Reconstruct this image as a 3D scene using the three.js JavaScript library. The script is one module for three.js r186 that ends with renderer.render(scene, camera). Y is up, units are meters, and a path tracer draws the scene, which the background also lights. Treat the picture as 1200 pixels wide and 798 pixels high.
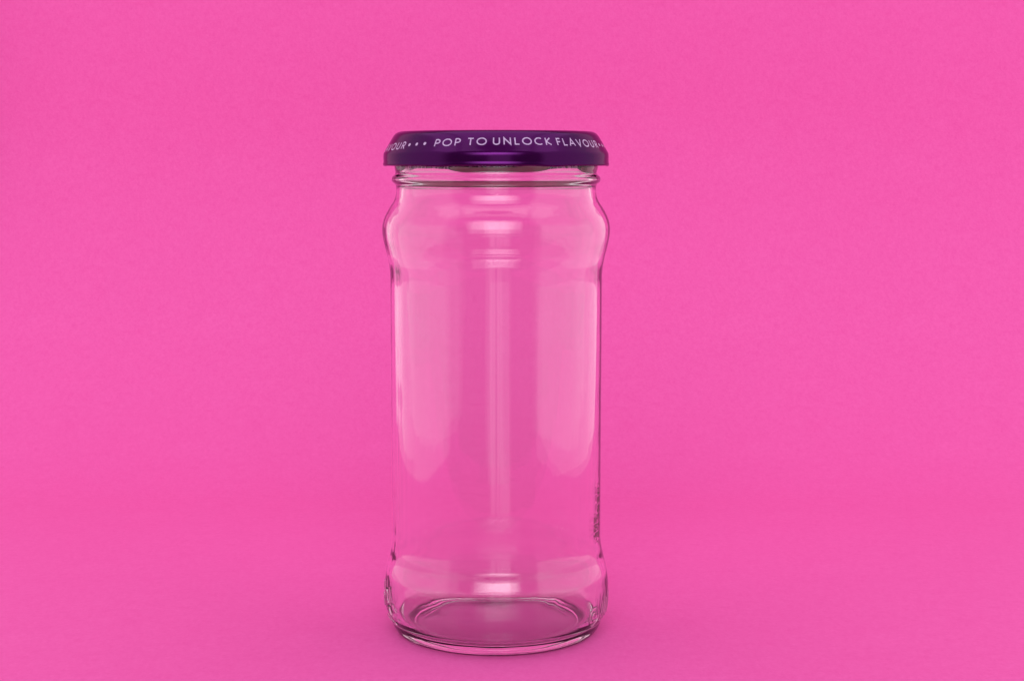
import * as THREE from 'three';
import { mergeGeometries } from 'three/addons/utils/BufferGeometryUtils.js';
import { RectAreaLightUniformsLib } from 'three/addons/lights/RectAreaLightUniformsLib.js';
import { ImprovedNoise } from 'three/addons/math/ImprovedNoise.js';

// ---------------------------------------------------------------- camera, lamps, exposure
const MM = 0.001;
const scene = new THREE.Scene();
const camera = new THREE.PerspectiveCamera(23.41, 1024 / 680, 0.02, 20);
const EYE = 0.1478, DIST = 0.51, PITCH = 6.25 * Math.PI / 180;
camera.position.set(0.0049, EYE, DIST);
camera.lookAt(0.0049, EYE - Math.tan(PITCH), DIST - 1);
camera.updateMatrixWorld();

const renderer = new THREE.WebGLRenderer({ antialias: true });
renderer.setSize(1024, 680);
renderer.toneMapping = THREE.LinearToneMapping;
renderer.toneMappingExposure = 1.11;
renderer.shadowMap.enabled = true;
scene.background = new THREE.Color().setRGB(0.1, 0.085, 0.095);      // the dim room beyond the lamps

RectAreaLightUniformsLib.init();
function softbox(name, at, towards, w, h, radiance, rgb = [1, 1, 1]) {
  const l = new THREE.RectAreaLight(new THREE.Color().setRGB(...rgb), radiance, w, h);
  l.name = name;
  l.position.set(...at); l.lookAt(...towards);
  scene.add(l);
  return l;
}
// each lamp behind its diffuser is brightest in the middle: nested sheets of light, a few millimetres apart
function diffuser(name, at, towards, w, h, radiance, rgb, steps = 4, core = 0.55) {
  const p = new THREE.Vector3(...at), d = new THREE.Vector3(...towards).sub(p).normalize();
  for (let k = 0; k < steps; k++) {
    const f = 1 - (1 - core) * k / Math.max(1, steps - 1), q = p.clone().addScaledVector(d, k * 0.003);
    softbox(name, q.toArray(), q.clone().add(d).toArray(), w * f, h, radiance / steps, rgb);
  }
}
diffuser('side_diffuser', [-0.29, 0.30, -0.06], [0, 0.30, -0.06], 0.68, 0.60, 0.52, [1, 1, 1], 4, 0.8);
diffuser('side_diffuser_right', [0.29, 0.30, -0.055], [0, 0.30, -0.055], 0.72, 0.60, 0.54, [1, 1, 1], 2, 0.9);
diffuser('top_diffuser', [0, 0.66, 0.0], [0, 0, 0.0], 1.0, 0.6, 1.2, [1, 1, 1], 2);
diffuser('front_softbox', [-0.02, 0.62, 0.95], [0, 0.10, 0], 1.1, 0.55, 3.9, [0.93, 0.94, 1.0], 6, 0.34);
diffuser('front_strip', [0.075, 0.10, 1.0], [0.03, 0.14, 0], 0.4, 0.9, 0.6, [0.95, 0.96, 1.0], 3, 0.75);

// ---------------------------------------------------------------- helpers
let seed = 12345;
const rnd = () => { seed = (seed * 1664525 + 1013904223) >>> 0; return seed / 4294967296; };
const noise = new ImprovedNoise();
const clamp = (x, a, b) => Math.min(b, Math.max(a, x));
const smooth = (a, b, x) => { const t = clamp((x - a) / (b - a), 0, 1); return t * t * (3 - 2 * t); };
const lerp = (a, b, t) => a + (b - a) * t;

// A smooth curve through [r, y] points (mm), resampled every step mm.
function curve(points, step) {
  const c = new THREE.CatmullRomCurve3(points.map(([r, y]) => new THREE.Vector3(r, y, 0)), false, 'centripetal');
  const n = Math.max(2, Math.round(c.getLength() / step));
  return c.getSpacedPoints(n).map((p) => [p.x, p.y]);
}
// Turns a profile (mm, listed so that the outside lies to its left going up... normals are computed from the grid) round the axis.
// shape(r, y, a, i) may move each point; uv(s, a) gives texture coordinates.
function turned(profile, segments, shape, uvOf, closed = false) {
  const n = profile.length, cols = segments + 1, pos = new Float32Array(n * cols * 3), uv = new Float32Array(n * cols * 2), nor = new Float32Array(n * cols * 3), idx = [];
  for (let i = 0; i < n; i++) for (let j = 0; j < cols; j++) {
    const a = (j % segments) / segments * 2 * Math.PI - Math.PI, [r0, y0] = profile[i], [r, y] = shape ? shape(r0, y0, a, i) : [r0, y0], k = i * cols + j;
    pos.set([r * Math.sin(a) * MM, y * MM, r * Math.cos(a) * MM], k * 3);
    uv.set(uvOf ? uvOf(i, j / segments) : [j / segments, i / (n - 1)], k * 2);
  }
  const P = (i, j) => { const k = (i * cols + j) * 3; return [pos[k], pos[k + 1], pos[k + 2]]; };
  for (let i = 0; i < n; i++) for (let j = 0; j < cols; j++) {
    const j0 = (j - 1 + segments) % segments, j1 = (j + 1) % segments;
    const i0 = closed ? (i - 1 + n) % n : Math.max(0, i - 1), i1 = closed ? (i + 1) % n : Math.min(n - 1, i + 1);
    const u0 = P(i, j0), u1 = P(i, j1), v0 = P(i0, j % segments), v1 = P(i1, j % segments);
    const ux = u1[0] - u0[0], uy = u1[1] - u0[1], uz = u1[2] - u0[2], vx = v1[0] - v0[0], vy = v1[1] - v0[1], vz = v1[2] - v0[2];
    let nx = uy * vz - uz * vy, ny = uz * vx - ux * vz, nz = ux * vy - uy * vx;
    const L = Math.hypot(nx, ny, nz);
    if (L < 1e-14) { nx = 0; nz = 0; ny = i < n / 2 ? -1 : 1; } else { nx /= L; ny /= L; nz /= L; }
    nor.set([nx, ny, nz], (i * cols + j) * 3);
  }
  for (let i = 0; i < (closed ? n : n - 1); i++) for (let j = 0; j < segments; j++) {
    const i1 = (i + 1) % n, a = i * cols + j, b = i * cols + j + 1, c = i1 * cols + j, d = i1 * cols + j + 1;
    idx.push(a, b, d, a, d, c);
  }
  const g = new THREE.BufferGeometry();
  g.setAttribute('position', new THREE.BufferAttribute(pos, 3));
  g.setAttribute('normal', new THREE.BufferAttribute(nor, 3));
  g.setAttribute('uv', new THREE.BufferAttribute(uv, 2));
  g.setIndex(idx);
  return g;
}
function mesh(name, geometry, material, parent) {
  const m = new THREE.Mesh(geometry, material);
  m.name = name; m.castShadow = true; m.receiveShadow = true;
  parent.add(m);
  return m;
}
function dataTexture(w, h, at, srgb) {
  const d = new Uint8Array(w * h * 4);
  for (let y = 0; y < h; y++) for (let x = 0; x < w; x++) { const c = at(x, y); d.set([c[0], c[1], c[2], 255], (y * w + x) * 4); }
  const t = new THREE.DataTexture(d, w, h);
  t.wrapS = t.wrapT = THREE.RepeatWrapping; t.magFilter = t.minFilter = THREE.LinearFilter;
  if (srgb) t.colorSpace = THREE.SRGBColorSpace;
  t.needsUpdate = true;
  return t;
}

// ---------------------------------------------------------------- the pink paper: a seamless sweep
// tileable grain: sums of white noise smoothed at several sizes
function grain(size, radii) {
  const out = new Float32Array(size * size);
  for (const [rx, ry, gain] of radii) {
    let a = new Float32Array(size * size).map(() => rnd() - 0.5), b = new Float32Array(size * size);
    for (let pass = 0; pass < 2; pass++) {
      for (let y = 0; y < size; y++) for (let x = 0; x < size; x++) { let s = 0; for (let k = -rx; k <= rx; k++) s += a[y * size + ((x + k + size) % size)]; b[y * size + x] = s / (2 * rx + 1); }
      for (let y = 0; y < size; y++) for (let x = 0; x < size; x++) { let s = 0; for (let k = -ry; k <= ry; k++) s += b[((y + k + size) % size) * size + x]; a[y * size + x] = s / (2 * ry + 1); }
    }
    let m = 0; for (const v of a) m += v * v;
    m = Math.sqrt(m / a.length);
    for (let i = 0; i < out.length; i++) out[i] += gain * a[i] / m;
  }
  return out;
}
const GS = 512, fine = grain(GS, [[1, 1, 1], [4, 0, 0.5], [0, 3, 0.3], [3, 3, 0.8], [9, 7, 0.25]]), coarse = grain(GS, [[6, 6, 0.7], [20, 14, 1], [50, 40, 0.8]]);
const PINK = [242, 94, 179];
const paperColor = dataTexture(GS, GS, (x, y) => {
  const f = fine[y * GS + x] * 1.3 + coarse[y * GS + x] * 0.15;
  return [clamp(PINK[0] + f * 0.5, 0, 255), clamp(PINK[1] + f * 1.2, 0, 255), clamp(PINK[2] + f * 0.9, 0, 255)];
}, true);
const paperBump = dataTexture(GS, GS, (x, y) => { const v = clamp(128 + fine[y * GS + x] * 26, 0, 255); return [v, v, v]; });
{
  const W = 1.6, R = 0.18, BACK = -0.37, FRONT = 0.20, TOP = 0.60, T = 0.0004;
  const line = [];
  line.push([FRONT, 0]);
  for (let k = 1; k <= 12; k++) line.push([lerp(FRONT, BACK + R, k / 12), 0]);
  for (let k = 1; k <= 24; k++) { const t = k / 24 * Math.PI / 2; line.push([BACK + R - R * Math.sin(t), R - R * Math.cos(t)]); }
  for (let k = 1; k <= 10; k++) line.push([BACK - 0.004 * k / 10, lerp(R, TOP, k / 10)]);
  const cols = 32, n = line.length, pos = [], uv = [], idx = [];
  let s = 0;
  const warp = (x, k) => 0.0012 * noise.noise(x * 7, k * 0.21, 3.3) * smooth(14, 26, k);     // the sheet is not perfectly flat where it hangs
  for (const side of [0, 1]) {
    s = 0;
    for (let i = 0; i < n; i++) {
      if (i) s += Math.hypot(line[i][0] - line[i - 1][0], line[i][1] - line[i - 1][1]);
      const a = line[Math.max(0, i - 1)], b = line[Math.min(n - 1, i + 1)], L = Math.hypot(b[0] - a[0], b[1] - a[1]), nz = (b[1] - a[1]) / L, ny = -(b[0] - a[0]) / L;
      for (let j = 0; j <= cols; j++) {
        const x = (j / cols - 0.5) * W, off = warp(x, i) - side * T;
        pos.push(x, line[i][1] + ny * off, line[i][0] + nz * off); uv.push(x / 0.09, s / 0.09);
      }
    }
  }
  const at = (side, i, j) => side * n * (cols + 1) + i * (cols + 1) + j;
  const quad = (a, b, c, d) => idx.push(a, b, c, a, c, d);
  for (let i = 0; i < n - 1; i++) for (let j = 0; j < cols; j++) {
    quad(at(0, i, j), at(0, i, j + 1), at(0, i + 1, j + 1), at(0, i + 1, j));
    quad(at(1, i, j), at(1, i + 1, j), at(1, i + 1, j + 1), at(1, i, j + 1));
  }
  for (let j = 0; j < cols; j++) { quad(at(0, 0, j), at(1, 0, j), at(1, 0, j + 1), at(0, 0, j + 1)); quad(at(0, n - 1, j), at(0, n - 1, j + 1), at(1, n - 1, j + 1), at(1, n - 1, j)); }
  for (let i = 0; i < n - 1; i++) { quad(at(0, i, 0), at(0, i + 1, 0), at(1, i + 1, 0), at(1, i, 0)); quad(at(0, i, cols), at(1, i, cols), at(1, i + 1, cols), at(0, i + 1, cols)); }
  const g = new THREE.BufferGeometry();
  g.setAttribute('position', new THREE.Float32BufferAttribute(pos, 3));
  g.setAttribute('uv', new THREE.Float32BufferAttribute(uv, 2));
  g.setIndex(idx); g.computeVertexNormals();
  const paper = new THREE.MeshPhysicalMaterial({ map: paperColor, roughness: 0.75, specularIntensity: 0.6, bumpMap: paperBump, bumpScale: 0.00005 });
  const m = mesh('backdrop', g, paper, scene);
  m.userData = { kind: 'structure', label: 'seamless bright pink paper sweep under and behind the jar' };
}

// ---------------------------------------------------------------- the jar
const jar = new THREE.Group();
jar.name = 'glass_jar';
jar.userData = { label: 'tall empty clear glass jar with a purple screw lid on pink paper', category: 'jar' };
scene.add(jar);

const glass = new THREE.MeshPhysicalMaterial({ color: 0xffffff, roughness: 0, metalness: 0, transmission: 1, ior: 1.47, thickness: 0.0025, attenuationColor: new THREE.Color().setRGB(0.88, 0.9, 0.88), attenuationDistance: 0.05 });

const OUT = [   // outside, from the centre of the underside to the rim
  [0.001, 1.2], [10, 1.15], [18, 1.0], [23, 0.8], [26.4, 0.5], [27.8, 0.2], [28.8, 0.04], [29.6, 0.0], [30.5, 0.12], [31.5, 0.6], [32.3, 1.5], [32.95, 2.8], [33.35, 4.0], [33.45, 4.4], [33.7, 4.8], [34.1, 5.5],
  [34.75, 6.9], [35.25, 9.6], [35.45, 13.2], [35.4, 15.6], [35.15, 18], [34.65, 20.8], [33.9, 23.7], [33.25, 26.4], [32.88, 29], [32.8, 32], [32.8, 45], [32.83, 60], [32.87, 80], [32.9, 100], [32.9, 110],
  [32.95, 113], [33.2, 115.6], [33.7, 118.2], [34.4, 121], [35, 123.6], [35.32, 126], [35.25, 128], [34.75, 130], [34.0, 131.7], [33.0, 133.4], [31.9, 135.1], [31.2, 136.7], [30.95, 138.3], [30.95, 139.8],
  [31.15, 140.5], [31.75, 141.0], [32.2, 141.6], [32.25, 142.2], [32.0, 142.9], [31.3, 143.5], [30.95, 144.2], [30.8, 146], [30.7, 150], [30.6, 152.5], [30.2, 153.6], [29.4, 154.1],
];
const IN = [    // inside, from the rim down to the centre of the floor
  [28.9, 154.0], [28.4, 153.3], [28.3, 151], [28.5, 146], [28.8, 142], [28.9, 138.5], [29.15, 136.5], [29.9, 134.4], [31.1, 132.4], [32.3, 130.4], [33.1, 128.2], [33.4, 126], [33.2, 123], [32.75, 119.8], [32.1, 116.6], [31.45, 113.4], [31.12, 110.9], [31.02, 109.2], [30.98, 105], [31.0, 80], [30.9, 50], [30.82, 34], [30.86, 30.8], [31.08, 27.8], [31.5, 25.3], [31.9, 23], [33.2, 19], [33.5, 15.5], [33.4, 12.5], [33.0, 9.3], [32.1, 6.6], [30.6, 4.7], [28.7, 3.5], [26.6, 2.9], [24, 2.75], [22, 2.7], [16, 2.75], [8, 2.8], [0.001, 2.8],
];
const outer = curve(OUT, 0.3), inner = curve(IN, 0.6), split = outer.length, profile = outer.concat(inner);
const DEG = Math.PI / 180, wrapped = (a) => Math.atan2(Math.sin(a), Math.cos(a));
// four slanting thread ridges on the mouth, which peep out under the lid
const THREADS = [[3, 31, 0.35], [76, 24, 0.75], [178, 30, 0.5], [-92, 24, 0.6]];
function thread(a, y) {
  let h = 0;
  for (const [mid, half, out] of THREADS) {
    const t = wrapped(a - mid * DEG) / (half * DEG);
    if (Math.abs(t) < 1) { const yc = 146.9 + t * 0.3, tall = 2.5 * Math.sqrt(1 - t * t) + 0.15; h = Math.max(h, smooth(1, 0.6, Math.abs(t)) * out * Math.exp(-(((y - yc) / tall) ** 4))); }
  }
  return h;
}
const seam = (a) => { let h = 0; for (const s of [1.2, 181.2]) h = Math.max(h, Math.exp(-((wrapped(a - s * DEG) * 33 / 0.36) ** 2))); return h; };
function glassShape(r, y, a, i) {
  const sx = Math.sin(a), cz = Math.cos(a);
  if (i < split) {
    const body = smooth(4, 12, y) * smooth(140, 130, y), side = i > 40 && y > 4 ? 1 : 0;
    let d = 0.05 * noise.noise(sx * 1.6 + 5, y * 0.025, cz * 1.6) + 0.006 * noise.noise(sx * 7, y * 0.11 + 9, cz * 7) + 0.034 * noise.noise(sx * 9 + 4, y * 0.007, cz * 9);
    d *= body * side;
    if (side) d += 0.11 * seam(a) * smooth(5, 7, y) * smooth(140, 137, y);
    if (y > 143.8) d += thread(a, y);
    // the stippled ring that the jar stands on
    let dy = 0;
    if (y < 1 && r > 26.5 && r < 31) dy = 0.06 * Math.max(0, Math.cos(a * 128)) * Math.exp(-(((r - 28.2) / 0.9) ** 2));
    return [r + d * Math.min(1, r / 20), y + dy];
  }
  const wall = smooth(8, 24, y) * smooth(140, 128, y);
  const d = 0.17 * noise.noise(sx * 2.3 + 1.7, y * 0.011 + 4, cz * 2.3) + (0.02 + 0.065 * cz * cz) * noise.noise(sx * 8, y * 0.009 + 2, cz * 8 + 3) + (0.003 + 0.018 * cz * cz) * noise.noise(sx * 24, y * 0.012, cz * 24) + 0.045 * noise.noise(sx * 3, y * 0.10 + 7, cz * 3);
  const floor = r < 27 && y < 9 ? 0.12 * noise.noise(r * sx * 0.09, 2.5, r * cz * 0.09) : 0;
  return [r + d * wall, y + floor];
}
mesh('glass_body', turned(profile, 512, glassShape), glass, jar);

// ---------------------------------------------------------------- the lid
const PERIOD = 120;
function lidCanvases() {
  const W = 2048, H = 256, c = document.createElement('canvas'), m = document.createElement('canvas');
  c.width = m.width = W; c.height = m.height = H;
  const g = c.getContext('2d'), q = m.getContext('2d');
  g.fillStyle = 'rgb(74,9,82)'; g.fillRect(0, 0, W, H);
  q.fillStyle = 'rgb(0,50,180)'; q.fillRect(0, 0, W, H);
  const X = (deg) => ((deg + 180) / 360) * W;
  const CAP = 76, LW = 14, sy = H / 7.9, sx = W / (2 * Math.PI * 32.6);        // pixels per mm up the slope and round it
  const K = CAP / sy;                                                          // height of a capital, mm
  // single strokes of geometric capitals in a box one high; widths in the same unit
  const GLYPHS = {
    P: [0.56, (p) => { p.M(0.06, 0); p.L(0.06, 1); p.M(0.06, 0.96); p.L(0.28, 0.96); p.A(0.28, 0.70, 0.26, Math.PI / 2, -Math.PI / 2); p.L(0.06, 0.44); }],
    O: [0.98, (p) => { p.A(0.49, 0.5, 0.46, 0, Math.PI * 2, true); }],
    T: [0.6, (p) => { p.M(0.0, 0.95); p.L(0.6, 0.95); p.M(0.3, 0.95); p.L(0.3, 0); }],
    U: [0.74, (p) => { p.M(0.07, 1); p.L(0.07, 0.34); p.A(0.37, 0.34, 0.3, Math.PI, Math.PI * 2); p.L(0.67, 1); }],
    N: [0.8, (p) => { p.M(0.07, 0); p.L(0.07, 0.95); p.L(0.73, 0.05); p.L(0.73, 1); }],
    L: [0.5, (p) => { p.M(0.07, 1); p.L(0.07, 0.05); p.L(0.5, 0.05); }],
    C: [0.86, (p) => { p.A(0.5, 0.5, 0.46, 0.9, Math.PI * 2 - 0.9, true); }],
    K: [0.66, (p) => { p.M(0.07, 0); p.L(0.07, 1); p.M(0.6, 1); p.L(0.12, 0.5); p.L(0.64, 0); }],
    F: [0.5, (p) => { p.M(0.07, 0); p.L(0.07, 0.95); p.L(0.5, 0.95); p.M(0.07, 0.5); p.L(0.46, 0.5); }],
    A: [0.8, (p) => { p.M(0.02, 0); p.L(0.4, 1); p.L(0.78, 0); p.M(0.16, 0.32); p.L(0.64, 0.32); }],
    V: [0.76, (p) => { p.M(0.02, 1); p.L(0.38, 0); p.L(0.74, 1); }],
    R: [0.62, (p) => { p.M(0.07, 0); p.L(0.07, 1); p.M(0.07, 0.96); p.L(0.3, 0.96); p.A(0.3, 0.71, 0.25, Math.PI / 2, -Math.PI / 2); p.L(0.07, 0.46); p.M(0.28, 0.46); p.L(0.6, 0); }],
  };
  const middle = (deg) => H * 0.545 - (1 - Math.cos((deg - 12) * DEG)) * 2.15 * sy;     // the print sits off centre on this lid
  const ink = (ctx, style) => {
    ctx.strokeStyle = ctx.fillStyle = style;
    for (let rep = -2; rep <= 2; rep++) {
      const words = [['POP', -32.9, -18.6], ['TO', -14.7, -5.0], ['UNLOCK', -1.8, 29.0], ['FLAVOUR', 32.4, 66.0]];
      for (const [word, d0, d1] of words) {
        const gap = 0.34, total = [...word].reduce((s, ch) => s + GLYPHS[ch][0], 0) + gap * (word.length - 1);
        let u = 0;
        const k = (d1 - d0) / total;                                           // degrees per unit
        for (const ch of word) {
          const [w, draw] = GLYPHS[ch], x0 = d0 + 0.7 + u * k + rep * PERIOD, yMid = middle(wrapped((x0 + w * k / 2) * DEG) / DEG);
          const px = (x) => X(x0 + x * k), py = (y) => H - (yMid + (y - 0.5) * CAP);
          // strokes are drawn in mm so that they keep one width
          ctx.save();
          ctx.beginPath();
          const pen = {
            M: (x, y) => ctx.moveTo(px(x), py(y)), L: (x, y) => ctx.lineTo(px(x), py(y)),
            A: (cx, cy, r, t0, t1, move) => { for (let s = 0; s <= 40; s++) { const t = t0 + (t1 - t0) * s / 40, x = px(cx + r * Math.cos(t)), y = py(cy + r * Math.sin(t)); if (s || !move) ctx.lineTo(x, y); else ctx.moveTo(x, y); } },
          };
          draw(pen);
          ctx.scale(sx / sy, 1);
          ctx.lineWidth = LW * 0.92; ctx.lineJoin = 'miter'; ctx.lineCap = 'butt';
          ctx.stroke();
          ctx.restore();
          u += w + gap;
        }
      }
      for (const d of [-49.8, -44.2, -38.6]) {
        const deg = d + rep * PERIOD, y = H - middle(wrapped(deg * DEG) / DEG);
        ctx.beginPath(); ctx.ellipse(X(deg), y, 17 * sx / sy, 17, 0, 0, Math.PI * 2); ctx.fill();
      }
    }
  };
  ink(g, 'rgb(200,174,210)');
  ink(q, 'rgb(0,110,0)');
  const tex = (cv, srgb) => { const t = new THREE.CanvasTexture(cv); t.wrapS = THREE.RepeatWrapping; t.wrapT = THREE.ClampToEdgeWrapping; if (srgb) t.colorSpace = THREE.SRGBColorSpace; return t; };
  return [tex(c, true), tex(m, false)];
}
const [lidColor, lidRough] = lidCanvases();
const lidMetal = new THREE.MeshPhysicalMaterial({ map: lidColor, roughness: 1, roughnessMap: lidRough, metalness: 1, metalnessMap: lidRough, clearcoat: 0.14, clearcoatRoughness: 0.06, specularColor: new THREE.Color().setRGB(0.55, 0.05, 0.5) });
const LID = [   // outside of the lid, from the crown to the curled foot
  [0.001, 156.3], [15, 156.3], [24, 156.35], [27.2, 156.6], [28.9, 156.65], [30.0, 156.45], [30.9, 155.95], [31.5, 155.3], [34.2, 150.8], [34.48, 150.3], [34.63, 149.9], [34.7, 149.4], [34.72, 148.6], [34.7, 147.4], [34.86, 146.9], [34.75, 146.45], [34.3, 146.2], [33.9, 146.4], [33.85, 146.8],
  [34.1, 147.4], [34.15, 149.4], [33.8, 150.5], [31.1, 155.0], [30.2, 155.75], [28.6, 156.0], [24, 155.8], [0.001, 155.7],
];
const lidProfile = curve(LID.slice().reverse(), 0.22), arc = [0];
for (let i = 1; i < lidProfile.length; i++) arc.push(arc[i - 1] + Math.hypot(lidProfile[i][0] - lidProfile[i - 1][0], lidProfile[i][1] - lidProfile[i - 1][1]));
// the printed strip runs up the slope on the outside: its lower edge at y = 150.0
let first = 0;
for (let i = 0; i < lidProfile.length; i++) if (lidProfile[i][0] > 34.55 && lidProfile[i][1] > 149.6 && lidProfile[i][1] < 150.2) { first = i; break; }
const lidShape = (r, y, a) => {
  const dent = 0.10 * noise.noise(Math.sin(a) * 4 + 2, 0, Math.cos(a) * 4) * smooth(33, 34.6, r) * smooth(152, 147, y);
  const lugs = y < 147.2 && r > 33.6 ? -0.22 * Math.max(0, Math.cos((a - 30 * DEG) * 6)) ** 3 : 0;
  return [r + dent, y + lugs];
};
mesh('lid', turned(lidProfile, 384, lidShape, (i, u) => [u, clamp((arc[i] - arc[first]) / 7.9, -0.2, 1.2)]), lidMetal, jar).userData.label = 'purple metal lid with white capitals round its slope';

// the pale sealing compound and lacquer inside the lid
const LINING = [[0.001, 155.5], [24, 155.6], [28.6, 155.75], [30.0, 155.5], [30.9, 154.7], [33.45, 150.4], [33.85, 149.3], [33.8, 147.3], [33.65, 147.3], [33.7, 149.2], [33.3, 150.3], [30.75, 154.5], [29.9, 155.2], [28.6, 155.4], [24, 155.3], [0.001, 155.2]];
const liningMat = new THREE.MeshStandardMaterial({ color: new THREE.Color().setRGB(0.6, 0.38, 0.38), roughness: 0.5 });
mesh('lid_lining', turned(curve(LINING.slice().reverse(), 0.4), 160), liningMat, jar);

// ---------------------------------------------------------------- raised marks and print on the glass
function radiusAt(y) {
  for (let i = 110; i < outer.length - 1; i++) if (outer[i][1] <= y && outer[i + 1][1] > y) return lerp(outer[i][0], outer[i + 1][0], (y - outer[i][1]) / (outer[i + 1][1] - outer[i][1]));
  return 33;
}
const onGlass = (deg, y, out = 0) => { const r = radiusAt(y) + out, a = deg * DEG; return new THREE.Vector3(r * Math.sin(a), y, r * Math.cos(a)).multiplyScalar(MM); };
// a raised stroke that follows the glass; points are [degrees, height mm]
function stroke(points, radius, closed = false) {
  const c = new THREE.CatmullRomCurve3(points.map(([d, y]) => onGlass(d, y, 0.02)), closed);
  return new THREE.TubeGeometry(c, points.length * 5, radius * MM, 8, closed);
}
const ring = (deg, y, rx, ry, n = 20) => Array.from({ length: n }, (_, k) => [deg + rx * Math.cos(k / n * 2 * Math.PI), y + ry * Math.sin(k / n * 2 * Math.PI)]);
const letterC = Array.from({ length: 12 }, (_, k) => { const t = 0.8 + k / 11 * (2 * Math.PI - 1.6); return [59 + 2.1 * Math.cos(t), 8.7 + 1.4 * Math.sin(t)]; });
mesh('embossed_circle', mergeGeometries([stroke(ring(59, 8.7, 4.5, 2.9), 0.34, true), stroke(letterC, 0.3)]), glass, jar).userData.label = 'raised round mark low on the right of the glass';
mesh('embossed_bar', mergeGeometries([0, 1, 2, 3].map((k) => stroke([[67 + k * 3.6, 6.2 + k * 0.4], [67.5 + k * 3.6, 9], [68 + k * 3.6, 12.5 + (k % 2) * 1.6]], 0.42))), glass, jar);
mesh('embossed_letter', mergeGeometries([
  stroke([[-78, 11.5], [-74, 15.6], [-71, 11.2]], 0.42), stroke([[-69, 16.5], [-68, 13.5], [-67, 11]], 0.42), stroke([[-66.5, 8], [-70, 10.2], [-75, 9.6]], 0.42), stroke([[-80, 17.5], [-78.5, 14]], 0.42), stroke([[-83, 13], [-81, 9]], 0.42),
]), glass, jar).userData.label = 'raised lettering low on the left edge of the glass';
for (let k = 0; k < 4; k++) mesh('embossed_dot', stroke([[-79 + k * 4.4, 6.4 - k * 0.2], [-78.2 + k * 4.4, 5.5 - k * 0.15]], 0.5), glass, jar);

// the date code printed up the right-hand side, seen almost edge on: small ink dots
{
  const ink = new THREE.MeshStandardMaterial({ color: new THREE.Color().setRGB(0.13, 0.045, 0.06), roughness: 0.7 });
  const dots = [];
  for (let row = 0; row < 46; row++) for (let col = 0; col < 9; col++) {
    const y = 28.5 + row * 0.46, deg = 66.5 + col * 1.35 + row * 0.03;
    const t = row / 46, dense = col < 4 ? smooth(0.1, 0.25, t) * smooth(0.55, 0.42, t) : smooth(0, 0.1, t) * smooth(1, 0.8, t);
    if (Math.floor(row / 5.2) % 1 === 0 && (row % 6 === 5) || rnd() > 0.85 * dense) continue;
    const g = new THREE.CircleGeometry(0.3 * MM, 7), p = onGlass(deg, y, 0.03);
    g.rotateY(deg * DEG); g.translate(p.x, p.y, p.z);
    dots.push(g);
  }
  mesh('date_code', mergeGeometries(dots), ink, jar).userData.label = 'faint dark dotted print up the right edge of the glass';
}

scene.traverse((o) => { if (o.isMesh) { o.castShadow = true; o.receiveShadow = true; } });
renderer.render(scene, camera);
